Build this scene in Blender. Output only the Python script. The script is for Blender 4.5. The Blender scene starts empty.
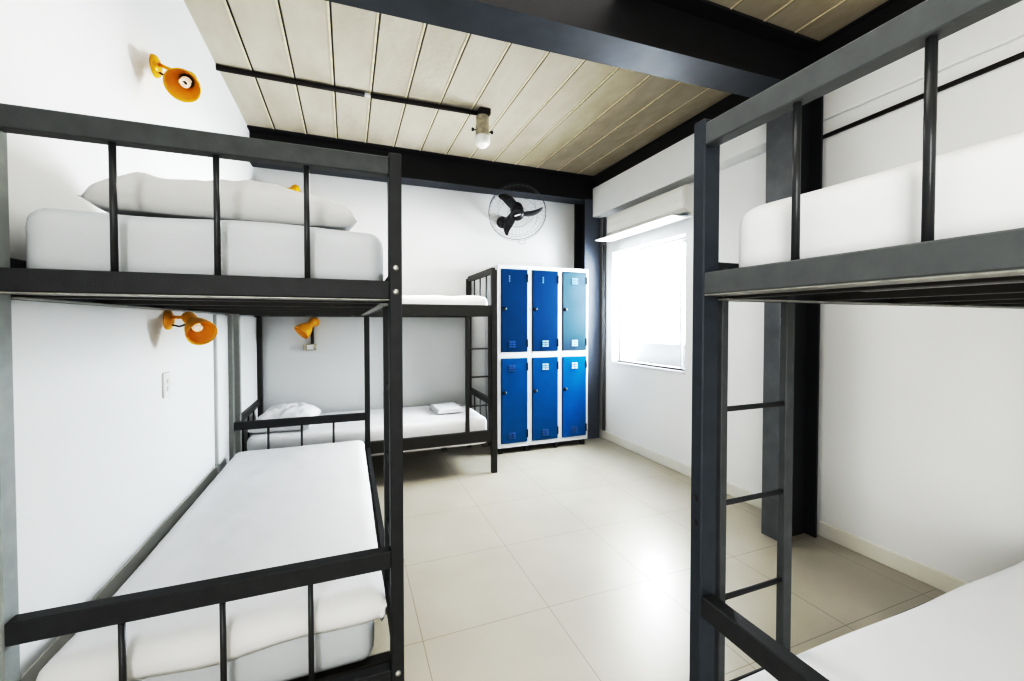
import bpy, bmesh, math, random
from mathutils import Vector, Matrix, noise
R = math.radians
random.seed(7)
scene = bpy.context.scene
COL = scene.collection

# ------------------------------------------------------------------ materials
def mat(name, rgb, rough=0.5, metal=0.0, noise_scale=None, noise_amt=0.0, bump=0.0, bump_scale=60.0, coat=0.0, spec=0.5, emit=None):
    m = bpy.data.materials.new(name); m.use_nodes = True
    nt = m.node_tree; b = nt.nodes['Principled BSDF']
    b.inputs['Base Color'].default_value = (*rgb, 1)
    b.inputs['Roughness'].default_value = rough
    b.inputs['Metallic'].default_value = metal
    b.inputs['Specular IOR Level'].default_value = spec
    b.inputs['Coat Weight'].default_value = coat
    if emit:
        b.inputs['Emission Color'].default_value = (*emit[0], 1); b.inputs['Emission Strength'].default_value = emit[1]
    tc = nt.nodes.new('ShaderNodeTexCoord')
    if noise_scale:
        n = nt.nodes.new('ShaderNodeTexNoise'); n.inputs['Scale'].default_value = noise_scale; n.inputs['Detail'].default_value = 5
        nt.links.new(tc.outputs['Object'], n.inputs['Vector'])
        r = nt.nodes.new('ShaderNodeValToRGB')
        r.color_ramp.elements[0].position = 0.3; r.color_ramp.elements[1].position = 0.7
        lo = tuple(max(0, c * (1 - noise_amt)) for c in rgb); hi = tuple(min(1, c * (1 + noise_amt)) for c in rgb)
        r.color_ramp.elements[0].color = (*lo, 1); r.color_ramp.elements[1].color = (*hi, 1)
        nt.links.new(n.outputs['Fac'], r.inputs['Fac']); nt.links.new(r.outputs['Color'], b.inputs['Base Color'])
    if bump:
        n2 = nt.nodes.new('ShaderNodeTexNoise'); n2.inputs['Scale'].default_value = bump_scale; n2.inputs['Detail'].default_value = 4
        nt.links.new(tc.outputs['Object'], n2.inputs['Vector'])
        bp = nt.nodes.new('ShaderNodeBump'); bp.inputs['Strength'].default_value = bump; bp.inputs['Distance'].default_value = 0.01
        nt.links.new(n2.outputs['Fac'], bp.inputs['Height']); nt.links.new(bp.outputs['Normal'], b.inputs['Normal'])
    return m

M = {}
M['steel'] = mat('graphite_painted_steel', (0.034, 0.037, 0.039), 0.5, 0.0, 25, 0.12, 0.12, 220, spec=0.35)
M['steel_top_lit'] = mat('lit_graphite_steel', (0.075, 0.082, 0.084), 0.5, 0.0, 25, 0.12, 0.12, 220, spec=0.35)  # same steel, colour lightened to stand in for light on it
M['steel_lit'] = mat('lit_steel_rail', (0.108, 0.116, 0.118), 0.45, 0.0, 25, 0.08, 0.12, 220, spec=0.4)  # lit copy of the steel: brightness of the right rails is in the colour
M['steel_post_lit'] = mat('lit_near_steel_post', (0.30, 0.32, 0.315), 0.5, 0.0, 25, 0.06)  # near left post: window light painted in as a paler steel
M['steel_post_lit_far'] = mat('lit_far_steel_post', (0.27, 0.28, 0.265), 0.5, 0.0, 25, 0.06)  # far left posts: steel colour raised to imitate light from the window
M['rod'] = mat('graphite_steel_rod', (0.05, 0.054, 0.056), 0.28, 0.2, 25, 0.12)
M['steel_back'] = mat('dark_bunk_steel', (0.036, 0.036, 0.034), 0.45, 0.1, 25, 0.12)
M['slat'] = mat('slat_steel', (0.035, 0.033, 0.028), 0.45, 0.2, 20, 0.2)
M['flange'] = mat('lit_flange_steel', (0.34, 0.34, 0.32), 0.4, 0.3, 30, 0.2)  # rail lips coloured bright so they look lit from below
M['beam'] = mat('black_beam_paint', (0.010, 0.010, 0.012), 0.55, 0.0, 8, 0.2, 0.08, 120)
M['beam_low'] = mat('grey_beam_flange_paint', (0.040, 0.048, 0.060), 0.55, 0.0, 6, 0.2)
M['column'] = mat('column_lit_tone', (0.115, 0.125, 0.135), 0.42, 0.0, 8, 0.2)  # front flange colour lightened as if lit; the wall pipe shares it
M['column_corner'] = mat('slate_column_paint', (0.085, 0.10, 0.125), 0.5, 0.0, 5, 0.06)
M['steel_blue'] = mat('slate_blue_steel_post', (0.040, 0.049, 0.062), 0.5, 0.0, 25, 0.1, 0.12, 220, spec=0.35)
M['column_dark'] = mat('column_web_shade', (0.018, 0.02, 0.024), 0.5, 0.1, 8, 0.2)  # shade between the flanges painted as a darker column colour
M['wall'] = mat('white_wall_paint', (0.82, 0.828, 0.828), 0.75, 0, 1.5, 0.015, 0.05, 40)
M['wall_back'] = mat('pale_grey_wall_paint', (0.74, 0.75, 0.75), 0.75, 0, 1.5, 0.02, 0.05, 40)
M['base'] = mat('beige_baseboard_tile', (0.74, 0.73, 0.68), 0.45, 0, 3, 0.05)
M['grey_trim'] = mat('grey_trim_paint', (0.48, 0.49, 0.48), 0.6, 0, 8, 0.05)
M['base_l'] = mat('grey_dado_paint', (0.80, 0.80, 0.755), 0.6, 0, 3, 0.05)
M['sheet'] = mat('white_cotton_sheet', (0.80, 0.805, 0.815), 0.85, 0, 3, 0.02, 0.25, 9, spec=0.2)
M['sheet_shade'] = mat('shaded_white_sheet', (0.56, 0.585, 0.61), 0.85, 0, 3, 0.02, 0.25, 9, spec=0.2)  # darker copy of the white sheet, with shade put into the colour
M['sheet2'] = mat('soft_white_sheet', (0.74, 0.75, 0.765), 0.85, 0, 3, 0.02, 0.3, 7, spec=0.2)
M['pillow'] = mat('shaded_white_pillowcase', (0.55, 0.553, 0.55), 0.85, 0, 4, 0.03, 0.35, 10, spec=0.2)  # white pillowcase darkened in colour to give its shading
M['yellow'] = mat('mustard_lamp_enamel', (0.85, 0.43, 0.010), 0.35, 0, 15, 0.05, coat=0.2)
M['bolt'] = mat('zinc_bolt', (0.5, 0.5, 0.48), 0.35, 0.7)
M['black'] = mat('black_plastic', (0.012, 0.012, 0.014), 0.4)
M['conduit'] = mat('black_conduit', (0.022, 0.018, 0.017), 0.55, 0.2, 20, 0.3)
M['white_plastic'] = mat('white_plastic', (0.82, 0.82, 0.80), 0.35)
M['ac'] = mat('ac_white_plastic', (0.80, 0.80, 0.77), 0.4)
M['alu'] = mat('white_window_aluminium', (0.80, 0.81, 0.82), 0.4)
M['alu_dark'] = mat('window_track_aluminium', (0.42, 0.38, 0.34), 0.4, 0.4)
M['bulb'] = mat('frosted_bulb', (0.9, 0.88, 0.82), 0.3, emit=((1, 0.93, 0.82), 0.25))
M['socket'] = mat('aged_cream_socket', (0.47, 0.44, 0.36), 0.5, 0.1, 30, 0.2)
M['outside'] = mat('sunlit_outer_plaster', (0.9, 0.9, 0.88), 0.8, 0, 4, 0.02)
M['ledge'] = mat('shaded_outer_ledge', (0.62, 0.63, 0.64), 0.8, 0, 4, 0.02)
M['rail_lit'] = mat('lit_side_rail_steel', (0.72, 0.72, 0.67), 0.5, 0, 10, 0.04)  # lower wall-side rail: lit look painted as a pale colour on dark steel
M['locker_white'] = mat('locker_white_enamel', (0.64, 0.66, 0.68), 0.35, 0, 10, 0.02)
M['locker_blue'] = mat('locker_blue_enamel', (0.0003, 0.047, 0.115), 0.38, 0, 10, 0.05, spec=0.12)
M['locker_low'] = mat('locker_blue_lit_lower', (0.0003, 0.085, 0.20), 0.38, 0, 10, 0.05, spec=0.12)  # lower doors: same blue, brightened in colour for the window's light
M['locker_pale'] = mat('locker_blue_painted_sheen', (0.030, 0.066, 0.105), 0.42, 0, 3, 0.15, spec=0.25)  # window reflection on the upper right door is painted into this colour
M['locker_bright'] = mat('locker_blue_lit_bright', (0.0003, 0.105, 0.27), 0.38, 0, 4, 0.10, spec=0.12)  # lower right door: strongest window light, put into the blue itself
M['vent_light'] = mat('louvre_catching_light', (0.17, 0.28, 0.38), 0.4)  # light caught by the louvres is painted as a paler colour
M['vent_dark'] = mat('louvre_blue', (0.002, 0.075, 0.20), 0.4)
M['wire'] = mat('dark_wire', (0.11, 0.115, 0.125), 0.35, 0.3)
M['paper'] = mat('logo_white', (0.8, 0.8, 0.8), 0.5)

def floor_material():
    m = bpy.data.materials.new('beige_porcelain_tile'); m.use_nodes = True
    nt = m.node_tree; b = nt.nodes['Principled BSDF']; L = nt.links
    g = nt.nodes.new('ShaderNodeNewGeometry'); sp = nt.nodes.new('ShaderNodeSeparateXYZ'); L.new(g.outputs['Position'], sp.inputs[0])
    def joint(sock, off):
        a = nt.nodes.new('ShaderNodeMath'); a.operation = 'SUBTRACT'; L.new(sock, a.inputs[0]); a.inputs[1].default_value = off
        f = nt.nodes.new('ShaderNodeMath'); f.operation = 'FLOORED_MODULO'; L.new(a.outputs[0], f.inputs[0]); f.inputs[1].default_value = 0.583
        c = nt.nodes.new('ShaderNodeMath'); c.operation = 'LESS_THAN'; L.new(f.outputs[0], c.inputs[0]); c.inputs[1].default_value = 0.0035
        return c
    jx = joint(sp.outputs[0], 0.281 - 5.83); jy = joint(sp.outputs[1], 1.748 - 5.83)
    mx = nt.nodes.new('ShaderNodeMath'); mx.operation = 'MAXIMUM'; L.new(jx.outputs[0], mx.inputs[0]); L.new(jy.outputs[0], mx.inputs[1])
    n = nt.nodes.new('ShaderNodeTexNoise'); n.inputs['Scale'].default_value = 2.2; n.inputs['Detail'].default_value = 8
    L.new(g.outputs['Position'], n.inputs['Vector'])
    r = nt.nodes.new('ShaderNodeValToRGB'); r.color_ramp.elements[0].position = .3; r.color_ramp.elements[1].position = .7
    r.color_ramp.elements[0].color = (0.41, 0.385, 0.325, 1); r.color_ramp.elements[1].color = (0.47, 0.445, 0.385, 1)
    L.new(n.outputs['Fac'], r.inputs['Fac'])
    mix = nt.nodes.new('ShaderNodeMix'); mix.data_type = 'RGBA'
    L.new(mx.outputs[0], mix.inputs['Factor']); L.new(r.outputs['Color'], mix.inputs['A']); mix.inputs['B'].default_value = (0.27, 0.245, 0.20, 1)
    L.new(mix.outputs['Result'], b.inputs['Base Color'])
    b.inputs['Roughness'].default_value = 0.34
    return m
M['floor'] = floor_material()

def ceiling_material():
    m = bpy.data.materials.new('precast_concrete_plank'); m.use_nodes = True
    nt = m.node_tree; b = nt.nodes['Principled BSDF']; L = nt.links
    g = nt.nodes.new('ShaderNodeNewGeometry')
    mp = nt.nodes.new('ShaderNodeMapping'); mp.inputs['Scale'].default_value = (2.2, 0.9, 1); L.new(g.outputs['Position'], mp.inputs['Vector'])
    n = nt.nodes.new('ShaderNodeTexNoise'); n.inputs['Scale'].default_value = 1.6; n.inputs['Detail'].default_value = 8; n.inputs['Roughness'].default_value = .62
    L.new(mp.outputs[0], n.inputs['Vector'])
    r = nt.nodes.new('ShaderNodeValToRGB'); e = r.color_ramp.elements
    e[0].position = .28; e[0].color = (0.465, 0.425, 0.345, 1); e[1].position = .7; e[1].color = (0.60, 0.558, 0.468, 1)
    L.new(n.outputs['Fac'], r.inputs['Fac'])
    # warmer brown stain toward the window side
    sp = nt.nodes.new('ShaderNodeSeparateXYZ'); L.new(g.outputs['Position'], sp.inputs[0])
    mr = nt.nodes.new('ShaderNodeMapRange'); mr.inputs['From Min'].default_value = 1.0; mr.inputs['From Max'].default_value = 2.6; L.new(sp.outputs[0], mr.inputs['Value'])
    n3 = nt.nodes.new('ShaderNodeTexNoise'); n3.inputs['Scale'].default_value = 5; n3.inputs['Detail'].default_value = 8; L.new(mp.outputs[0], n3.inputs['Vector'])
    mu = nt.nodes.new('ShaderNodeMath'); mu.operation = 'MULTIPLY'; L.new(mr.outputs[0], mu.inputs[0]); L.new(n3.outputs['Fac'], mu.inputs[1])
    mix = nt.nodes.new('ShaderNodeMix'); mix.data_type = 'RGBA'; L.new(mu.outputs[0], mix.inputs['Factor']); L.new(r.outputs['Color'], mix.inputs['A'])
    mix.inputs['B'].default_value = (0.30, 0.23, 0.12, 1)
    L.new(mix.outputs['Result'], b.inputs['Base Color']); b.inputs['Roughness'].default_value = .8
    n2 = nt.nodes.new('ShaderNodeTexNoise'); n2.inputs['Scale'].default_value = 30; L.new(g.outputs['Position'], n2.inputs['Vector'])
    bp = nt.nodes.new('ShaderNodeBump'); bp.inputs['Strength'].default_value = .15; bp.inputs['Distance'].default_value = .01
    L.new(n2.outputs['Fac'], bp.inputs['Height']); L.new(bp.outputs['Normal'], b.inputs['Normal'])
    return m
M['ceiling'] = ceiling_material()
M['joint'] = mat('plank_joint_mortar', (0.72, 0.66, 0.50), 0.8, 0, 20, 0.1)
M['gap'] = mat('plank_joint_gap', (0.03, 0.026, 0.02), 0.9)
glass = bpy.data.materials.new('window_glass'); glass.use_nodes = True
_b = glass.node_tree.nodes['Principled BSDF']; _b.inputs['Transmission Weight'].default_value = 1; _b.inputs['Roughness'].default_value = 0; _b.inputs['IOR'].default_value = 1.05
M['glass'] = glass

# ------------------------------------------------------------------ mesh helpers
def NB(): return bmesh.new()

def box(bm, x0, x1, y0, y1, z0, z1, bev=0.0, seg=1):
    if x0 > x1: x0, x1 = x1, x0
    if y0 > y1: y0, y1 = y1, y0
    if z0 > z1: z0, z1 = z1, z0
    vs = [bm.verts.new((x, y, z)) for x in (x0, x1) for y in (y0, y1) for z in (z0, z1)]
    F = [(0, 1, 3, 2), (4, 6, 7, 5), (0, 4, 5, 1), (2, 3, 7, 6), (0, 2, 6, 4), (1, 5, 7, 3)]
    fs = [bm.faces.new([vs[i] for i in f]) for f in F]
    if bev > 0:
        es = list({e for f in fs for e in f.edges})
        bmesh.ops.bevel(bm, geom=es, offset=bev, segments=seg, affect='EDGES', profile=.5)
    return vs

def prism(bm, pts, axis, a, b):
    """extrude a closed 2-D outline along axis 'x','y' or 'z' from a to b"""
    def P(p, t):
        return {'x': (t, p[0], p[1]), 'y': (p[0], t, p[1]), 'z': (p[0], p[1], t)}[axis]
    v0 = [bm.verts.new(P(p, a)) for p in pts]; v1 = [bm.verts.new(P(p, b)) for p in pts]
    n = len(pts); fs = [bm.faces.new(v0[::-1]), bm.faces.new(v1)]
    for i in range(n):
        fs.append(bm.faces.new([v0[i], v0[(i + 1) % n], v1[(i + 1) % n], v1[i]]))
    bmesh.ops.recalc_face_normals(bm, faces=fs)

def tube(bm, pts, r, n=8, closed=False, radii=None):
    pts = [Vector(p) for p in pts]; k = len(pts); rings = []
    prev = None
    for i, p in enumerate(pts):
        if closed: t = pts[(i + 1) % k] - pts[i - 1]
        else: t = pts[min(i + 1, k - 1)] - pts[max(i - 1, 0)]
        t.normalize()
        if prev is None:
            a = t.orthogonal().normalized()
        else:
            a = (prev - t * prev.dot(t)).normalized()
        prev = a; b = t.cross(a)
        rr = radii[i] if radii else r
        rings.append([bm.verts.new(p + (a * math.cos(2 * math.pi * j / n) + b * math.sin(2 * math.pi * j / n)) * rr) for j in range(n)])
    for i in range(k if closed else k - 1):
        A, B = rings[i], rings[(i + 1) % k]
        for j in range(n):
            f = bm.faces.new([A[j], A[(j + 1) % n], B[(j + 1) % n], B[j]]); f.smooth = True
    if not closed:
        bm.faces.new(rings[0][::-1]); bm.faces.new(rings[-1])

def lathe(bm, prof, mtx=Matrix(), n=24, close=False):
    """revolve (radius, z) profile about local z"""
    rings = []
    for r, z in prof:
        if r < 1e-5: rings.append([bm.verts.new(mtx @ Vector((0, 0, z)))])
        else: rings.append([bm.verts.new(mtx @ Vector((r * math.cos(2 * math.pi * j / n), r * math.sin(2 * math.pi * j / n), z))) for j in range(n)])
    for A, B in zip(rings, rings[1:]):
        for j in range(n):
            a, a2 = A[j % len(A)], A[(j + 1) % len(A)]; b, b2 = B[j % len(B)], B[(j + 1) % len(B)]
            vs = []
            for v in (a, a2, b2, b):
                if v not in vs: vs.append(v)
            if len(vs) >= 3:
                f = bm.faces.new(vs); f.smooth = True

def aim(pos, d):
    """matrix that puts local +z along d at pos"""
    return Matrix.Translation(Vector(pos)) @ Vector(d).to_track_quat('Z', 'Y').to_matrix().to_4x4()

def soft_slab(bm, sx, sy, sz, r, n=(40, 24, 6), puff=0.0, wob=0.0, wscale=3.0, seed=0.0, pinch=0.0):
    """rounded soft block from (0,0,0) to (sx,sy,sz)"""
    nx, ny, nz = n; grid = {}
    def P(i, j, k):
        key = (i, j, k)
        if key in grid: return grid[key]
        p = Vector((sx * i / nx, sy * j / ny, sz * k / nz))
        q = Vector((min(max(p.x, r), sx - r), min(max(p.y, r), sy - r), min(max(p.z, min(r, sz / 2)), max(sz - r, sz / 2))))
        d = p - q
        if d.length > 1e-9: p = q + d.normalized() * min(r, max(abs(d.x), abs(d.y), abs(d.z)))
        if puff:
            u, v = 2 * i / nx - 1, 2 * j / ny - 1
            p.z += puff * (1 - u ** 4) * (1 - v ** 4) * (k / nz)
        if wob:
            nv = noise.noise_vector(Vector((p.x * wscale + seed, p.y * wscale, p.z * wscale * 1.5 + seed)))
            p += Vector((nv.x * .5, nv.y * .5, nv.z if k > 0 else 0)) * wob
        grid[key] = bm.verts.new(p); return grid[key]
    def face(a, b, c, d):
        f = bm.faces.new([a, b, c, d]); f.smooth = True
    for i in range(nx):
        for j in range(ny):
            face(P(i, j, 0), P(i, j + 1, 0), P(i + 1, j + 1, 0), P(i + 1, j, 0))
            face(P(i, j, nz), P(i + 1, j, nz), P(i + 1, j + 1, nz), P(i, j + 1, nz))
    for i in range(nx):
        for k in range(nz):
            face(P(i, 0, k), P(i + 1, 0, k), P(i + 1, 0, k + 1), P(i, 0, k + 1))
            face(P(i, ny, k), P(i, ny, k + 1), P(i + 1, ny, k + 1), P(i + 1, ny, k))
    for j in range(ny):
        for k in range(nz):
            face(P(0, j, k), P(0, j, k + 1), P(0, j + 1, k + 1), P(0, j + 1, k))
            face(P(nx, j, k), P(nx, j + 1, k), P(nx, j + 1, k + 1), P(nx, j, k + 1))

def pillow_mesh(bm, sx, sy, h, seed=0.0, wr=0.012, n=40, ex=.5):
    """plump pillow centred on x,y with a flat-ish bottom at z=0"""
    def prof(u, v):
        a = max(0, 1 - abs(u) ** 3.2); b = max(0, 1 - abs(v) ** 3.0)
        return (a * b) ** ex
    top, bot = {}, {}
    for i in range(n + 1):
        for j in range(n + 1):
            u, v = 2 * i / n - 1, 2 * j / n - 1
            # pulled-in sides between the corner ears
            px = u * sx / 2 * (1 - 0.07 * (1 - v * v)); py = v * sy / 2 * (1 - 0.09 * (1 - u * u))
            t = prof(u, v)
            w = noise.noise(Vector((u * 2.6 + seed, v * 2.2, seed))) * wr + noise.noise(Vector((u * 6 + seed, v * 3, 2 + seed))) * wr * .5
            edge = 0.022 + 0.012 * noise.noise(Vector((u * 2, v * 2, seed)))
            zt = edge + (h - edge) * t + w * t; zb = edge - edge * min(1, t * 2.2)
            top[i, j] = bm.verts.new((px, py, zt))
            if i in (0, n) or j in (0, n): bot[i, j] = top[i, j]
            else: bot[i, j] = bm.verts.new((px, py, zb))
    for i in range(n):
        for j in range(n):
            for g, rev in ((top, False), (bot, True)):
                vs = [g[i, j], g[i + 1, j], g[i + 1, j + 1], g[i, j + 1]]
                f = bm.faces.new(vs[::-1] if rev else vs); f.smooth = True

def build(name, bm, m, parent=None, smooth_angle=None, loc=None):
    me = bpy.data.meshes.new(name); bm.to_mesh(me); bm.free()
    o = bpy.data.objects.new(name, me); COL.objects.link(o)
    if isinstance(m, (list, tuple)):
        for q in m: me.materials.append(q)
    else: me.materials.append(m)
    if parent: o.parent = parent
    if loc: o.location = loc
    return o

def tag(o, label, cat, group=None):
    o['label'] = label; o['category'] = cat
    if group: o['group'] = group
    return o

def thing(name, label, cat, loc=(0, 0, 0), rz=0.0, group=None):
    o = bpy.data.objects.new(name, None); COL.objects.link(o); o.empty_display_size = .1
    o.location = loc; o.rotation_euler = (0, 0, rz)
    return tag(o, label, cat, group)

def struct(name, bm, m, parent=None, label=None):
    o = build(name, bm, m, parent)
    if parent is None: o['kind'] = 'structure'
    if label: o['label'] = label
    return o

# ------------------------------------------------------------------ room
XL, XR, YB, YF, ZC = -0.78, 2.75, 4.40, -2.6, 3.0
bm = NB(); box(bm, XL - .2, XR + .2, YF - .2, YB + .2, -.12, 0); struct('floor', bm, M['floor'])

# ceiling: precast planks, each joint a raised mortar fillet with a dark gap
bm = NB()
jx = [0.174 + .249 * k for k in range(-4, 12)]
jx = [x for x in jx if XL < x < XR]
edges = [XL - .2] + jx + [XR + .2]
for a, b in zip(edges, edges[1:]):
    box(bm, a + .004, b - .004, YF - .2, YB + .2, ZC, ZC + .1, .004)
box(bm, XL - .2, XR + .2, YF - .2, YB + .2, ZC + .1, ZC + .14)
ceil = struct('ceiling', bm, M['ceiling'])
bm = NB()
for x in jx: box(bm, x - .015, x - .003, YF, YB, ZC - .004, ZC + .02)
o = build('joint_mortar', bm, M['joint'], ceil)
bm = NB()
for x in jx: box(bm, x - .003, x + .0035, YF, YB, ZC - .0015, ZC + .02)
o = build('joint_gap', bm, M['gap'], ceil)

bm = NB(); box(bm, XL - .2, XL, YF - .2, YB + .2, 0, ZC)
box(bm, XL - .001, XL + .018, 3.12, YB, 0, 1.38)            # shallow proud strip beside the corner
struct('wall_left', bm, M['wall'])
bm = NB(); box(bm, XL, XR, YB, YB + .2, 0, ZC); struct('wall_back', bm, M['wall_back'])
bm = NB(); box(bm, XL, XR, YF - .2, YF, 0, ZC); struct('wall_front', bm, M['wall'])
WY0, WY1, WZ0, WZ1 = 2.885, 3.975, 0.905, 2.11
bm = NB()
box(bm, XR, XR + .2, YF - .2, WY0, 0, ZC); box(bm, XR, XR + .2, WY1, YB + .2, 0, ZC)
box(bm, XR, XR + .2, WY0, WY1, 0, WZ0); box(bm, XR, XR + .2, WY0, WY1, WZ1, ZC)
box(bm, 2.73, XR, YF, 1.80, 2.575, 2.86, .012, 2)             # shallow upper band nearer the bunk
struct('wall_right', bm, M['wall'])
bm = NB()
box(bm, 2.60, XR, 1.89, 4.15, 2.53, 2.855, .004)              # boxed soffit above the window
struct('trim_1', bm, M['wall'], label='white boxed soffit above the window')

bm = NB(); box(bm, XR - .014, XR, YF, YB, 0, .092, .003); struct('baseboard_right', bm, M['base'])
bm = NB(); box(bm, XL, XL + .006, YF, 3.12, 0, .435, .002); struct('baseboard_left', bm, M['base_l'])
bm = NB(); box(bm, XL + .018, XR, YB - .012, YB, 0, .08, .003); struct('baseboard_back', bm, M['base'])

bm = NB(); box(bm, XL, XL + .014, 3.110, 3.12, .435, 1.38, .001); struct('trim_2', bm, M['grey_trim'], label='thin grey vertical trim line on the left wall')

# window with reveal, frame, sliding sash and sill
bm = NB()
box(bm, XR - .015, XR + .20, WY0 - .0, WY1 + .0, WZ0 - .022, WZ0, .003)
win = struct('window_1', bm, M['alu'])
def ring(bm, x0, x1, y0, y1, z0, z1, w, wb=.006):
    box(bm, x0, x1, y0, y0 + w, z0, z1, .002); box(bm, x0, x1, y1 - w, y1, z0, z1, .002)
    box(bm, x0, x1, y0 + w, y1 - w, z0, z0 + wb, .001); box(bm, x0, x1, y0 + w, y1 - w, z1 - w, z1, .002)
bm = NB(); ring(bm, XR + .10, XR + .18, WY0, WY1, WZ0, WZ1, .022); build('window_frame', bm, M['alu'], win)
bm = NB(); ring(bm, XR + .12, XR + .15, WY0 + .024, 3.08, WZ0 + .006, WZ1 - .024, .02); sash = build('sash', bm, M['alu'], win)
bm = NB(); box(bm, XR + .133, XR + .137, WY0 + .044, 3.06, WZ0 + .012, WZ1 - .044); build('pane', bm, M['glass'], sash)
bm = NB(); box(bm, XR + .105, XR + .12, WY0 + .05, WY0 + .062, 1.25, 2.06, .001); build('sash_track', bm, M['alu_dark'], win)
# what the window looks on to: sunlit parapet ledge and facade
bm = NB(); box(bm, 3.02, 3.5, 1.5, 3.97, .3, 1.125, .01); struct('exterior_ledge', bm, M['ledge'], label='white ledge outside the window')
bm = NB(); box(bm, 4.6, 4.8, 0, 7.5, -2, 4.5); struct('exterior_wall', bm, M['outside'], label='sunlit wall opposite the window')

# ------------------------------------------------------------------ steel beams and columns
def i_beam_x(name, x0, x1, yc, zb, zt, fw, label, tw=.012, tf=.016, shear=0.0):
    bm = NB()
    pts = [(yc - fw / 2, zb), (yc + fw / 2, zb), (yc + fw / 2, zb + tf), (yc + tw / 2, zb + tf), (yc + tw / 2, zt - tf), (yc + fw / 2, zt - tf),
           (yc + fw / 2, zt), (yc - fw / 2, zt), (yc - fw / 2, zt - tf), (yc - tw / 2, zt - tf), (yc - tw / 2, zb + tf), (yc - fw / 2, zb + tf)]
    prism(bm, pts, 'x', x0, x1)
    bm.faces.ensure_lookup_table()
    for v in bm.verts:
        if v.co.z < (zb + zt) / 2 and shear: v.co.z += shear * (v.co.x - x1)
    bm.normal_update()
    for f in bm.faces:
        if f.normal.z < -.9 and f.calc_center_median().z < zb + .005: f.material_index = 1
    o = build(name, bm, [M['beam'], M['beam_low']]); o['kind'] = 'structure'; o['label'] = label
    return o
i_beam_x('steel_beam', XL, 2.62, 1.795, 2.715, ZC, .20, 'big black steel beam crossing the ceiling above the bunks', shear=.028)
i_beam_x('steel_beam', XL, XR, 4.255, 2.72, ZC, .20, 'black steel beam along the top of the back wall')
# beam along the right wall, box-like as its near side reads
bm = NB()
pts = [(2.62, 2.853), (2.75, 2.853), (2.75, 3.0), (2.62, 3.0), (2.62, 2.985), (2.632, 2.985), (2.632, 2.868), (2.62, 2.868)]
prism(bm, pts, 'y', YF, 4.15)
o = build('steel_beam', bm, M['beam']); o['kind'] = 'structure'; o['label'] = 'black steel beam along the top of the right wall'

def h_column(name, pts, mats, label, dark=None):
    bm = NB(); prism(bm, pts, 'z', 0, 2.73); bm.normal_update()
    if dark:
        for f in bm.faces:
            if dark(f): f.material_index = 1
    o = build(name, bm, mats); o['kind'] = 'structure'; o['label'] = label
    return o
# flanges face the room (normal -x); web runs to the wall
fx, bx_, y0, y1, t, yc = 2.43, 2.748, 1.70, 1.885, .014, 1.792
h_column('steel_column', [(fx, y0), (fx + t, y0), (fx + t, yc - .006), (bx_ - .05 - t, yc - .006), (bx_ - .05 - t, y0 + .02), (bx_ - .05, y0 + .02), (bx_ - .05, y1),
                          (bx_ - .05 - t, y1), (bx_ - .05 - t, yc + .006), (fx + t, yc + .006), (fx + t, y1), (fx, y1)][::-1],
         [M['column'], M['column_dark']], 'grey steel column against the right wall behind the bunk',
         lambda f: f.calc_center_median().x > 2.435)
x0, x1, yf, yb, xc = 2.50, 2.70, 4.15, 4.385, 2.60
h_column('steel_column', [(x0, yf), (x1, yf), (x1, yf + t), (xc + .006, yf + t), (xc + .006, yb - t), (x1, yb - t), (x1, yb), (x0, yb), (x0, yb - t),
                          (xc - .006, yb - t), (xc - .006, yf + t), (x0, yf + t)],
         [M['column_corner'], M['column_dark']], 'grey steel column in the corner beside the lockers', lambda f: f.calc_center_median().y > 4.155)

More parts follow.
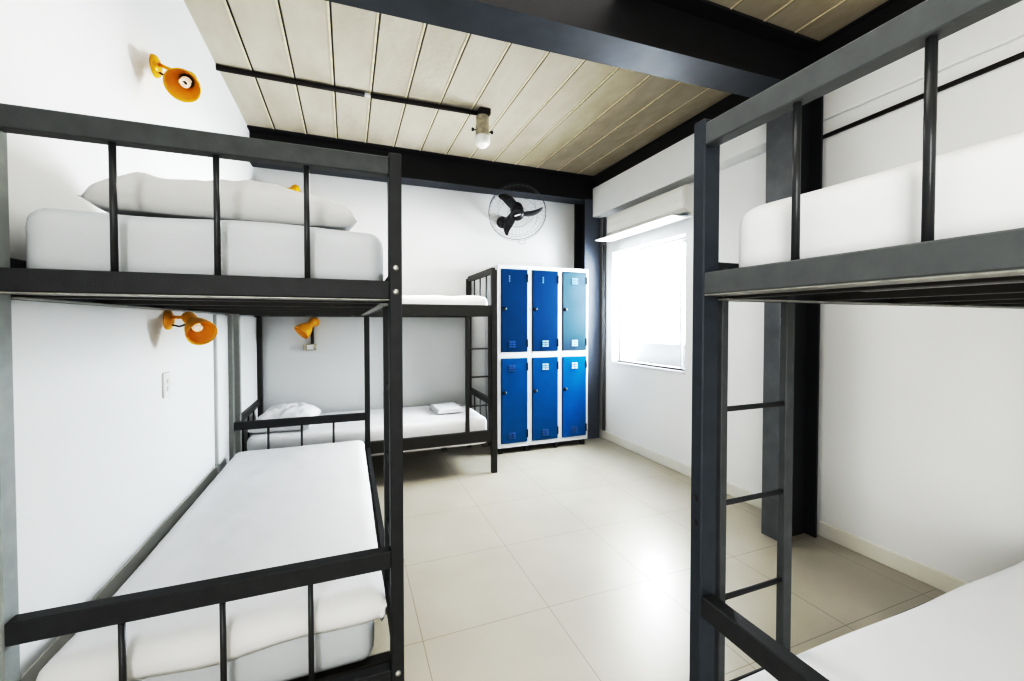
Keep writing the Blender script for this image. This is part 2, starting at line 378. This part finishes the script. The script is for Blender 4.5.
# ------------------------------------------------------------------ bunk beds
PW, PL = .037, .052            # post section across / along the bed
def bunk(label, L, W, loc, rz, ladder_u, ladder_v, m, rails=(None, None, None), posts={}, dv=0.0, far_rail=None, lad=(.056, .292), posth=1.835, holes=False, low=0.0):
    """local x along the bed, y across it; ladder_u 0/1 which end, ladder_v 0/1 which long side"""
    t = thing('bunk_bed', label, 'bunk bed', loc, rz, 'metal bunk beds')
    sm = m
    for iu in (0, 1):
        for iv in (0, 1):
            u0 = 0 if iu == 0 else L - PL; v0 = 0 if iv == 0 else W - PW
            bm = NB(); box(bm, u0, u0 + PL, v0, v0 + PW, 0, posth, .003)
            p = build('post', bm, posts.get((iu, iv), sm), t)
            out = -1 if iu == 0 else 1; ue = 0 if iu == 0 else L
            for z in (() if holes else (1.494, 1.423, .264)):
                bm = NB(); lathe(bm, [(.0, .006), (.005, .0055), (.0085, .003), (.009, 0)], aim((ue, v0 + PW / 2, z), (out, 0, 0)), 10)
                build('bolt', bm, M['bolt'], p)
            if holes and iu == 0 and iv == 1:
                for z in (.885, .822):
                    bm = NB(); lathe(bm, [(.0, .001), (.008, .001), (.009, 0)], aim((ue, v0 + PW / 2, z), (out, 0, 0)), 12)
                    h = build('bolt_hole', bm, M['black'], p); h['label'] = 'dark empty bolt hole'
    for iu in (0, 1):
        uc = .021 if iu == 0 else L - .021
        for zr, z0 in ((.589, .27), (1.768, 1.45)):
            bm = NB(); box(bm, uc - .021, uc + .017, PW, W - PW, zr, zr + .054, .003)
            g = build('guard_rail', bm, (rails[0 if zr < 1 else 2] if iu == 0 else None) or sm, t)
            n = 3
            for k in range(n):
                v = PW + (W - 2 * PW) * (k + 1) / (n + 1) + dv
                bm = NB(); tube(bm, [(uc - .004, v, z0), (uc - .004, v, zr + .01)], .0075, 10)
                build('baluster', bm, M['rod'], g)
        for z in (.225, 1.401):
            bm = NB(); box(bm, uc - .021, uc + .017, PW, W - PW, z, z + .054, .003)
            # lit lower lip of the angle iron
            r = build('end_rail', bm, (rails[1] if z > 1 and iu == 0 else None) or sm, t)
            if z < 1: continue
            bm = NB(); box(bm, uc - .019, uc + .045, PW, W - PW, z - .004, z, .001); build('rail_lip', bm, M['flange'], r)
    for iv in (0, 1):
        v0, v1 = (.004, .030) if iv == 0 else (W - .030, W - .004)
        for z in (.284 - low, 1.387):
            bm = NB(); box(bm, PL, L - PL, v0, v1, z, z + .098, .003)
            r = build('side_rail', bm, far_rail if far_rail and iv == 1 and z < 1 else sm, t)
            if z < 1: continue
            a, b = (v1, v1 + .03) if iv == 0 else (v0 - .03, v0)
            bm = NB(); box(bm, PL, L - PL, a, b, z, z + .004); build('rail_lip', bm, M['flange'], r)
    for z in (.232, 1.392):
        ns = 6
        for k in range(ns):
            u = .10 + (L - .2) * k / (ns - 1)
            bm = NB(); box(bm, u - .02, u + .02, .031, W - .031, z, z + .018, .002); build('slat', bm, M['slat'], t)
    # ladder between a post and a second stile
    va = .010 if ladder_v == 0 else W - .032
    sgn = 1 if ladder_u == 0 else -1; ub = 0 if ladder_u == 0 else L
    bm = NB()
    for d in lad:
        a, b = ub + sgn * d, ub + sgn * (d + .033)
        if d < .1: b = ub + sgn * (d + .022)
        box(bm, a, b, va, va + .022, .29, 1.47, .002)
    ld = build('ladder', bm, rails[3] if len(rails) > 3 else sm, t)
    for z in (1.105, .858, .606, .365):
        bm = NB(); tube(bm, [(ub + sgn * (lad[0] + .005), va + .011, z), (ub + sgn * (lad[1] + .005), va + .011, z)], .0068, 10); build('rung', bm, sm, ld)
    return t
LB = bunk('near left bunk bed standing along the left wall, pillow on its upper deck', 2.12, .926, (.153, 1.30, 0), R(90), 0, 0, M['steel'], rails=(None, None, M['steel_top_lit']), posts={(0, 1): M['steel_post_lit'], (1, 1): M['steel_post_lit_far']}, far_rail=M['rail_lit'], dv=.008)
BB = bunk('bunk bed standing across the back wall, beside the blue lockers', 2.005, .87, (-.775, 3.51, 0), 0, 1, 0, M['steel_back'], lad=(.056, .252), posts={(0, 0): M['steel_post_lit_far']}, posth=1.80)
RB = bunk('near right bunk bed with its end rails facing the middle of the room', 1.925, .904, (.822, -.065, 0), 0, 0, 1, M['steel'], rails=(M['steel'], M['steel_lit'], M['steel_lit'], M['steel_top_lit']), holes=True, lad=(.070, .308), low=.035, dv=-.010, posts={(0, 1): M['steel_blue'], (0, 0): M['steel_blue']})

# ------------------------------------------------------------------ bedding
def bed(name, label, cat, size, loc, m, r=.045, group=None, **k):
    bm = NB(); soft_slab(bm, *size, r, **k)
    return tag(build(name, bm, m, loc=loc), label, cat, group)
G = 'white mattresses on the bunks'
# near left bunk
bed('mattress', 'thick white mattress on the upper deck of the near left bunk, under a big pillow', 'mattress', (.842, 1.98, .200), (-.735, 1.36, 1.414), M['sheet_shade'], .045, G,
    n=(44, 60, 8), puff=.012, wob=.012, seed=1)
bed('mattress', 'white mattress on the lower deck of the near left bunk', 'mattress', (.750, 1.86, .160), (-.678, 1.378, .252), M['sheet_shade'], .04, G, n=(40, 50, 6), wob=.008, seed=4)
# back bunk
bed('mattress', 'rumpled white mattress on the upper deck of the back bunk', 'mattress', (1.86, .79, .155), (-.70, 3.548, 1.414), M['sheet'], .045, G, n=(60, 30, 6), wob=.014, wscale=5, seed=9)
bed('mattress', 'white mattress on the lower deck of the back bunk, pillow and folded sheet on it', 'mattress', (1.85, .79, .234), (-.70, 3.548, .252), M['sheet'], .03, G, n=(60, 30, 6), wob=.006, seed=12)
# right bunk
bed('mattress', 'thick white mattress on the upper deck of the near right bunk', 'mattress', (1.82, .785, .19), (.868, -.02, 1.414), M['sheet'], .045, G, n=(56, 30, 8), wob=.012, seed=15)
bed('mattress', 'white mattress on the lower deck of the near right bunk, beside the bare tiles', 'mattress', (1.80, .818, .160), (.885, -.022, .252), M['sheet'], .035, G, n=(56, 36, 8), puff=.01, wob=.01, seed=21)

# bed cover lying over the lower near left mattress, its hem hanging loose at the near end
def cover():
    bm = NB(); X0, X1, Y0, Y1 = -.705, .096, 1.354, 3.285
    nx, ny = 60, 110
    top = .474; V = {}
    drop = .080
    for i in range(nx + 1):
        for j in range(ny + 1):
            u, v = i / nx, j / ny
            # arc-length unfold: outermost strips fold down over the edges
            fx = .07; fy = .045
            def fold(a, f, lo, hi):
                if a < f: return lo, (f - a) / f
                if a > 1 - f: return hi, (a - 1 + f) / f
                return lo + (hi - lo) * (a - f) / (1 - 2 * f), 0
            x, dx = fold(u, fx, X0, X1); y, dy = fold(v, fy, Y0, Y1)
            d = max(dx, dy)
            hang = drop * (1 + .35 * noise.noise(Vector((x * 4, y * 4, 3)))) * (1.0 if v < .5 else .8)
            z = top + .030 * max(0, 1 - (y - Y0) / .55) ** 1.5
            # soften the top edge
            ex = min(abs(x - X0), abs(X1 - x)); ey = min(abs(y - Y0), abs(Y1 - y)); rr = .04
            e = max(0, 1 - min(ex, ey) / rr); z -= .018 * e * e
            z -= d * hang
            bulge = .012 * math.sin(math.pi * min(d, 1)) + .004 * noise.noise(Vector((x * 14, y * 14, 5))) * d
            if dx: x += bulge * (1 if u > .5 else -1) * (1 if u > .5 else .3)
            if dy: y += bulge * (1 if v > .5 else -1)
            if d == 0: z += .005 * noise.noise(Vector((x * 5, y * 3, 8))) + .003 * noise.noise(Vector((x * 11, y * 6, 1)))
            V[i, j] = bm.verts.new((x, y, z))
    for i in range(nx):
        for j in range(ny):
            f = bm.faces.new([V[i, j], V[i + 1, j], V[i + 1, j + 1], V[i, j + 1]]); f.smooth = True
    o = build('bed_cover', bm, M['sheet'])
    md = o.modifiers.new('thick', 'SOLIDIFY'); md.thickness = .010; md.offset = -1
    return tag(o, 'white bed cover spread over the lower near left mattress, loose hem at the near end', 'bed cover')
cover()

bm = NB(); pillow_mesh(bm, .68, .50, .140, seed=3.0, wr=.024, ex=.36)
o = tag(build('pillow', bm, M['pillow'], loc=(-.315, 1.68, 1.636)), 'big white shade-toned pillow on the upper deck of the near left bunk', 'pillow', 'pillows on the bunks')
o.rotation_euler = (0, 0, R(2))
bm = NB(); pillow_mesh(bm, .44, .64, .145, seed=8.0, wr=.02, ex=.42)
o = tag(build('pillow', bm, M['sheet'], loc=(-.47, 3.93, .494)), 'white pillow in the corner on the lower deck of the back bunk', 'pillow', 'pillows on the bunks')
o.rotation_euler = (0, 0, R(-4))
bm = NB()
for k in range(3):
    soft_slab2 = (k * .003, k * .004)
    b2 = NB(); soft_slab(b2, .25 - k * .006, .33 - k * .01, .014, .006, n=(16, 16, 2), wob=.004, wscale=9, seed=30 + k)
    me = bpy.data.meshes.new('tmp'); b2.to_mesh(me); b2.free()
    me.transform(Matrix.Translation((soft_slab2[0], soft_slab2[1], k * .0125))); bm.from_mesh(me); bpy.data.meshes.remove(me)
o = tag(build('folded_sheet', bm, M['sheet2'], loc=(.76, 3.82, .494)), 'white folded sheet lying on the lower deck of the back bunk', 'folded sheet')
o.rotation_euler = (0, 0, R(3))

# ------------------------------------------------------------------ lockers
LX0, LX1, LY0, LY1, LZ0, LZ1 = 1.395, 2.440, 3.98, 4.375, .062, 1.913
t = thing('locker', 'tall white steel locker with six blue doors, beside the back bunk', 'locker', (LX0, LY0, 0))
W_ = LX1 - LX0
bm = NB(); T = .05
vx = [0, .055, .351 + .0, 0, 0]
cols = [(.050, .300), (.353, .648), (.702, .985)]
cols = [(.038, .325), (.378, .676), (.728, 1.020)]
rows = [(.105, .972), (1.035, 1.875)]
D = LY1 - LY0
box(bm, 0, .012, .0, D, LZ0, LZ1, .002); box(bm, W_ - .012, W_, 0, D, LZ0, LZ1, .002)
box(bm, .012, W_ - .012, D - .012, D, LZ0, LZ1); box(bm, .012, W_ - .012, 0, D - .012, LZ1 - .012, LZ1); box(bm, .012, W_ - .012, 0, D - .012, LZ0, LZ0 + .012)
# front frame
for a, b in ((.0, cols[0][0]), (cols[0][1], cols[1][0]), (cols[1][1], cols[2][0]), (cols[2][1], W_)):
    box(bm, a, b, -.004, .02, LZ0, LZ1, .002)
for c in cols:
    for a, b in ((LZ0, rows[0][0]), (rows[0][1], rows[1][0]), (rows[1][1], LZ1)):
        box(bm, c[0], c[1], -.004, .02, a, b)
for c in (.3515, .702): box(bm, c - .004, c + .004, .02, D - .012, LZ0 + .012, LZ1 - .012)
box(bm, .012, W_ - .012, .02, D - .012, .99, 1.0)
build('cabinet_shell', bm, M['locker_white'], t)
vent_style = {(0, 1): ('d', 'd'), (1, 1): ('d', 'l'), (2, 1): ('l', 'l'), (0, 0): ('d', 'd'), (1, 0): ('l', 'd'), (2, 0): ('L', 'd')}
for ci, c in enumerate(cols):
    for ri, r in enumerate(rows):
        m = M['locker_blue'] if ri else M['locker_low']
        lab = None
        if (ci, ri) == (2, 1): m = M['locker_pale']; lab = 'upper right blue door with the window light painted into its colour'
        if (ci, ri) == (2, 0): m = M['locker_bright']; lab = 'lower right blue door with window light in its colour'
        x0, x1 = c[0] + .003, c[1] - .003; z0, z1 = r[0] + .004, r[1] - .004
        bm = NB(); box(bm, x0, x1, -.014, .004, z0, z1, .004, 2)
        dr = build('door', bm, m, t)
        if lab: dr['label'] = lab
        zk = z0 + (.52 if ri == 1 else .60) * (z1 - z0)
        bm = NB(); lathe(bm, [(0, .020), (.012, .020), (.014, .016), (.014, .006), (.019, .004), (.019, 0)], aim((x0 + .027, -.014, zk), (0, -1, 0)), 16)
        build('lock', bm, M['black'], dr)
        bm = NB(); box(bm, x0 + .045, x0 + .056, -.0165, -.014, zk - .008, zk + .014, .001); build('number_tag', bm, M['vent_light'], dr)
        for zh in (z1 - .085, z0 + .085):
            bm = NB(); tube(bm, [(x1 + .001, -.015, zh - .04), (x1 + .001, -.015, zh + .04)], .0075, 8); build('hinge', bm, M['black'], dr)
        xm = x0 + (.5 if ci else .4) * (x1 - x0)
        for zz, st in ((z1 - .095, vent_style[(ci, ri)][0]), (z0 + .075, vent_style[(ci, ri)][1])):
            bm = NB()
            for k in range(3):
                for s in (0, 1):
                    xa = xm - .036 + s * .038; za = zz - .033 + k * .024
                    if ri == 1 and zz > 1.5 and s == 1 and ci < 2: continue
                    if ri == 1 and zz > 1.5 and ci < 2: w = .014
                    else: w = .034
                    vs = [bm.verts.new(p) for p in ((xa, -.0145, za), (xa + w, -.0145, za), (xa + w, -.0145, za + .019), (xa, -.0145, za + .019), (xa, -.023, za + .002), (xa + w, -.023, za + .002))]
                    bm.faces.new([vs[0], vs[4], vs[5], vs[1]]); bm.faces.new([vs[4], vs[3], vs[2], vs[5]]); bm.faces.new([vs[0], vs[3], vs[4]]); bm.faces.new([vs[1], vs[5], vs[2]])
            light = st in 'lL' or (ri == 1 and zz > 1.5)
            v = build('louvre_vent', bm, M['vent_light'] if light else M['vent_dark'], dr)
for x in (.04, .33, .67, W_ - .05):
    for y in (.03, D - .05):
        bm = NB(); box(bm, x - .02, x + .02, y - .02, y + .02, 0, LZ0 + .002, .003); build('foot', bm, M['black'], t)
bm = NB(); box(bm, .06, W_ - .07, .05, D - .06, .035, LZ0, .002); build('base_frame', bm, M['black'], t)

# ------------------------------------------------------------------ air conditioner
t = thing('air_conditioner', 'white split air conditioner with open flap above the window', 'air conditioner', (XR, 3.25, 2.35))
y0, y1 = -.545, .535
bm = NB()
prof = [(0, -.10), (0, .115), (-.165, .115), (-.195, .098), (-.205, .06), (-.205, -.02), (-.190, -.075), (-.155, -.105), (-.09, -.115)]
prism(bm, prof, 'y', y0, y1)
bmesh.ops.bevel(bm, geom=[e for e in bm.edges if abs(e.verts[0].co.y - e.verts[1].co.y) < 1e-6], offset=.008, segments=2, affect='EDGES')
build('housing', bm, M['ac'], t)
bm = NB(); prism(bm, [(-.085, -.128), (-.085, -.140), (-.20, -.152), (-.300, -.150), (-.308, -.141), (-.20, -.141)], 'y', y0 + .01, y1 + .07)
build('air_flap', bm, M['white_plastic'], t)
bm = NB(); prism(bm, [(-.10, -.114), (-.14, -.111), (-.15, -.125), (-.10, -.125)], 'y', y0 + .05, y1 - .05); build('outlet_grille', bm, M['vent_light'], t)
bm = NB(); prism(bm, [(-.206, .0), (-.2085, .0), (-.2085, -.004), (-.206, -.004)], 'y', -.5, .5); build('panel_seam', bm, M['alu'], t)

# ------------------------------------------------------------------ wall fan
FC = Vector((1.638, 4.05, 2.462)); d = Vector((-.25, -.74, -.60)).normalized()
t = thing('wall_fan', 'black three-bladed wall fan in a round wire cage above the locker', 'fan', (1.60, YB, 2.44))
def fb(name, bm, m, par=None):
    for v in bm.verts: v.co = v.co - Vector(t.location)
    return build(name, bm, m, par or t)
mt = aim(FC, d)
bm = NB(); lathe(bm, [(.0, .05), (.05, .05), (.062, .03), (.065, 0)], aim((1.60, YB, 2.44), (0, -1, 0)), 24); fb('wall_bracket', bm, M['black'])
bm = NB(); tube(bm, [(1.60, YB - .04, 2.44), (1.605, YB - .16, 2.445), FC - d * .12], .022, 10); fb('bracket_arm', bm, M['black'])
bm = NB(); lathe(bm, [(0, -.17), (.045, -.165), (.065, -.14), (.07, -.07), (.05, -.045), (0, -.045)], mt, 24); fb('motor', bm, M['black'])
bm = NB(); lathe(bm, [(.060, -.045), (.072, -.01), (.070, .03), (.052, .05), (0, .055)], mt, 24); hub = fb('hub', bm, M['black'])
bm = NB()
vs = [bm.verts.new(mt @ Vector(p)) for p in ((-.03, -.014, .057), (.03, .006, .057), (.03, .02, .057), (-.03, 0, .057))]; bm.faces.new(vs)
fb('hub_label', bm, M['paper'], hub)
for ang in (122, 0, 232):
    bm = NB(); rows_ = []
    for k in range(11):
        s = k / 10; rad = .04 + s * .225
        a = R(ang) + .30 * s * s - .05
        w = (.050 + .030 * math.sin(math.pi * min(1, s * 1.15))) * (1 if s < .85 else 1 - ((s - .85) / .15) ** 2 * .75)
        row = []
        for q in range(5):
            e = q / 4 - .5
            cx, cy = rad * math.cos(a), rad * math.sin(a)
            tx, ty = -math.sin(a), math.cos(a)
            row.append(bm.verts.new(mt @ Vector((cx + tx * e * w, cy + ty * e * w, e * w * .75 + .01 * math.sin(math.pi * (q / 4))))))
        rows_.append(row)
    for A, B in zip(rows_, rows_[1:]):
        for q in range(4):
            f = bm.faces.new([A[q], A[q + 1], B[q + 1], B[q]]); f.smooth = True
    o = fb('fan_blade', bm, M['black'])
    md = o.modifiers.new('thick', 'SOLIDIFY'); md.thickness = .006
bm = NB()
Rg = .295
for rad, z, th in ((Rg, .0, .0036), (Rg * .99, .045, .0016), (Rg * .99, -.06, .0016), (.20, .085, .0012), (.11, .095, .0012), (.2, -.11, .0012)):
    tube(bm, [mt @ Vector((rad * math.cos(2 * math.pi * j / 48), rad * math.sin(2 * math.pi * j / 48), z)) for j in range(48)], th, 5, closed=True)
for j in range(40):
    a = 2 * math.pi * j / 40; c, s = math.cos(a), math.sin(a); b2 = a + .25
    tube(bm, [mt @ Vector((.06 * math.cos(b2), .06 * math.sin(b2), .098)), mt @ Vector((.2 * math.cos(a + .12), .2 * math.sin(a + .12), .085)), mt @ Vector((Rg * .97 * c, Rg * .97 * s, .05)), mt @ Vector((Rg * c, Rg * s, 0)),
              mt @ Vector((Rg * .97 * c, Rg * .97 * s, -.06)), mt @ Vector((.07 * c, .07 * s, -.13))], .0006, 4)
tube(bm, [mt @ Vector((.03, -.29, .02)), mt @ Vector((.02, -.32, .02)), mt @ Vector((.06, -.34, .02)), mt @ Vector((.10, -.32, .02)), mt @ Vector((.10, -.28, .02))], .0018, 5)
fb('wire_cage', bm, M['wire'])

# ------------------------------------------------------------------ yellow wall lamps
def sconce(label, base, nrm, neck, d, scale=1.0):
    base = Vector(base); nrm = Vector(nrm); neck = Vector(neck); d = Vector(d).normalized()
    t = thing('wall_lamp', label, 'lamp', base, 0, 'yellow wall lamps')
    def b_(name, bm, m, par=None):
        for v in bm.verts: v.co = v.co - base
        return build(name, bm, m, par or t)
    bm = NB(); lathe(bm, [(0, .020), (.030, .020), (.044, .012), (.046, .004), (.046, 0), (0, 0)], aim(base, nrm), 28); b_('wall_plate', bm, M['yellow'])
    hing = neck - d * .0
    side = nrm.cross(Vector((0, 0, 1)))
    bm = NB(); tube(bm, [base + nrm * .015 + Vector((0, 0, .012)), base + (hing - base) * .6 + Vector((0, 0, .008)), hing], .0075, 10); arm = b_('arm', bm, M['yellow'])
    bm = NB(); tube(bm, [base + nrm * .015 - Vector((0, 0, .022)), base + (hing - base) * .55 - Vector((0, 0, .035)), hing - Vector((0, 0, .022))], .004, 8); b_('spring_rod', bm, M['conduit'], arm)
    mtx = aim(neck - d * .035, d)
    s = scale
    prof = [(0, 0), (.018 * s, .003), (.032 * s, .014), (.036 * s, .035), (.035 * s, .055), (.031 * s, .068), (.034 * s, .078), (.050 * s, .100), (.064 * s, .128), (.073 * s, .158), (.076 * s, .180)]
    inner = [(r - .004, z + .002) for r, z in prof[:3:-1]]
    bm = NB(); lathe(bm, prof + [(.074 * s, .183)] + inner[1:] + [(0, .062)], mtx, 32); sh = b_('lamp_shade', bm, M['yellow'])
    bm = NB(); tube(bm, [mtx @ Vector((0, 0, .06)), mtx @ Vector((0, 0, .09))], .024, 16); b_('lamp_socket', bm, M['conduit'], sh)
    bm = NB(); pts = []
    for k in range(60):
        a = k / 60 * 2 * math.pi * 2.5; rr = .015
        pts.append(mtx @ Vector((rr * math.cos(a), rr * math.sin(a), .092 + .05 * k / 60)))
    pts.append(mtx @ Vector((0, 0, .146)))
    tube(bm, pts, .0052, 8)
    bl = b_('bulb', bm, M['bulb']); bl['label'] = 'white spiral bulb inside the shade'
    return t
sconce('yellow wall lamp high on the left wall above the near left bunk', (XL, 2.303, 2.452), (1, 0, 0), (-.645, 2.27, 2.408), (.06, -.78, -.60), .84)
sconce('yellow wall lamp on the left wall under the near left upper deck', (XL, 2.397, 1.344), (1, 0, 0), (-.690, 2.385, 1.352), (.46, -.62, -.42), .80)
sconce('yellow wall lamp on the back wall above an outlet, under the back upper deck', (-.297, YB, 1.340), (0, -1, 0), (-.300, YB - .10, 1.338), (-.60, -.35, -.62), 1.0)
sconce('yellow wall lamp high on the back wall, half hidden by the big pillow', (-.431, YB, 2.52), (0, -1, 0), (-.435, YB - .10, 2.545), (-.35, -.5, -.65), 1.05)

# ------------------------------------------------------------------ conduits, switch, outlet, ceiling lamp
bm = NB(); tube(bm, [(XL, 3.265, 2.982), (.125, 3.25, 2.978)], .017, 12)
tag(build('ceiling_conduit', bm, M['conduit']), 'black conduit run from the left wall to the white coupling on the ceiling', 'conduit', 'black ceiling conduits')
bm = NB(); tube(bm, [(.168, 3.249, 2.978), (.96, 3.215, 2.978)], .017, 12)
tag(build('ceiling_conduit', bm, M['conduit']), 'black conduit run from the white coupling to the ceiling lamp', 'conduit', 'black ceiling conduits')
bm = NB(); tube(bm, [(.122, 3.25, 2.978), (.172, 3.249, 2.978)], .014, 12); tag(build('conduit_coupling', bm, M['paper']), 'white coupling joining the two black ceiling conduits', 'coupling')

t = thing('ceiling_lamp', 'cream spot lamp with white bulb hanging at the end of the ceiling conduit', 'ceiling lamp', (.995, 3.19, ZC))
bm = NB(); box(bm, -.035, .055, -.045, .035, -.05, 0, .006, 2); build('junction_box', bm, M['conduit'], t)
bm = NB(); lathe(bm, [(0, -.045), (.045, -.05), (.05, -.06), (.05, -.125), (.054, -.13), (.054, -.205), (.06, -.21)], Matrix(), 28); build('lamp_holder', bm, M['socket'], t)
bm = NB(); lathe(bm, [(.055, -.205), (.060, -.225), (.060, -.255), (.054, -.27), (.05, -.275)], Matrix(), 28); c = build('lamp_shade', bm, M['white_plastic'], t)
bm = NB(); lathe(bm, [(.05, -.20), (.055, -.235), (.05, -.27), (.03, -.292), (0, -.298)], Matrix(), 24); build('bulb', bm, M['bulb'], t)
for s in (-1, 1):
    bm = NB(); lathe(bm, [(.005, 0), (.005, .018), (.013, .020), (.013, .034), (0, .036)], aim((s * .052, 0, -.165), (s, 0, 0)), 12); build('knob', bm, M['black'], t)

# back wall conduit + outlet feeding the two back lamps
bm = NB(); tube(bm, [(-.313, YB - .014, 1.135), (-.313, YB - .014, 1.29)], .013, 8)
tag(build('wall_conduit', bm, M['conduit']), 'short black conduit on the back wall between lamp and outlet', 'conduit')
t = thing('wall_outlet', 'small grey outlet box on the back wall below a yellow lamp', 'outlet', (-.335, YB, 1.10))
bm = NB(); box(bm, -.055, .055, -.03, 0, -.028, .032, .004, 2); build('outlet_box', bm, M['socket'], t)
bm = NB(); box(bm, -.025, .030, -.034, -.029, -.02, .024, .002); build('socket_insert', bm, M['paper'], t)
t = thing('light_switch', 'white double switch plate on the left wall below a yellow lamp', 'switch', (XL, 2.363, 1.047))
bm = NB(); box(bm, 0, .010, -.036, .036, -.057, .057, .004, 2); build('switch_plate', bm, M['white_plastic'], t)
for z in (.018, -.018):
    bm = NB(); box(bm, .010, .0145, -.011, .011, z - .010, z + .010, .002); build('switch_key', bm, M['ac'], t)
bm = NB(); tube(bm, [(XR - .013, 1.79, 2.474), (XR - .013, .9, 2.494), (XR - .013, YF, 2.52)], .012, 10)
tag(build('wall_conduit', bm, M['conduit']), 'long black conduit along the right wall above the near right bunk', 'conduit')
bm = NB(); tube(bm, [(XR - .022, 4.10, .10), (XR - .022, 4.10, 2.53)], .017, 10)
tag(build('drain_pipe', bm, M['column']), 'grey vertical pipe on the right wall between corner column and window', 'pipe')

# ------------------------------------------------------------------ lights, world, camera
def area(name, loc, target, sx, sy, power, col=(1, 1, 1)):
    l = bpy.data.lights.new(name, 'AREA'); l.shape = 'RECTANGLE'; l.size = sx; l.size_y = sy; l.energy = power; l.color = col
    o = bpy.data.objects.new(name, l); COL.objects.link(o); o.location = loc
    o.rotation_euler = (Vector(target) - Vector(loc)).to_track_quat('-Z', 'Y').to_euler()
    return o
area('window_daylight', (3.30, 3.43, 1.65), (0, 2.6, .7), 1.1, 1.1, 140, (.90, .95, 1.0))
area('rear_fill', (.9, -2.45, 1.9), (.7, 3, 1.6), 3.2, 1.8, 13, (1.0, .99, .97))  # added fill behind the camera; no opening in that wall
area('left_fill', (-.72, -1.1, 1.35), (2.7, .2, 1.2), 1.6, 2.2, 80, (1.0, .99, .97))  # added fill from the left, out of view; there is no doorway
area('ceiling_fill', (.45, 1.1, 2.95), (.45, 1.1, 0), 1.6, 1.4, 14, (1, .98, .95))  # unseen lamp added under the ceiling as fill
area('mid_room_fill', (.55, 3.0, 2.62), (.55, 3.0, 0), .9, .9, 22, (1, .98, .95))  # added fill in mid-air, separate from the ceiling lamp, no fixture
s = bpy.data.lights.new('sun', 'SUN'); s.energy = 5; s.angle = R(2); so = bpy.data.objects.new('sun', s); COL.objects.link(so)
so.rotation_euler = Vector((1, .3, -1.4)).to_track_quat('-Z', 'Y').to_euler()
w = bpy.data.worlds.new('World'); scene.world = w; w.use_nodes = True
w.node_tree.nodes['Background'].inputs[0].default_value = (.93, .97, 1, 1); w.node_tree.nodes['Background'].inputs[1].default_value = 4.0

cam = bpy.data.cameras.new('camera'); co = bpy.data.objects.new('camera', cam); COL.objects.link(co)
cam.sensor_width = 36; cam.lens = 421.0 / 1024 * 36; cam.shift_y = -8.7 / 1024; cam.clip_start = .01
co.location = (0, 0, 1.33); co.rotation_euler = (R(90 - 1.2), 0, R(-21.3))
scene.camera = co
scene.view_settings.view_transform = 'Standard'; scene.view_settings.look = 'None'; scene.view_settings.exposure = -0.08; scene.view_settings.gamma = 1.0
vs_ = scene.view_settings
vs_.use_curve_mapping = True
cm = vs_.curve_mapping; c_ = cm.curves[3]
c_.points[0].location = (0, 0); c_.points[1].location = (1, .97)
for x, y in ((.055, .026), (.15, .135), (.33, .50), (.5, .69), (.75, .865)): c_.points.new(x, y)
cm.update()
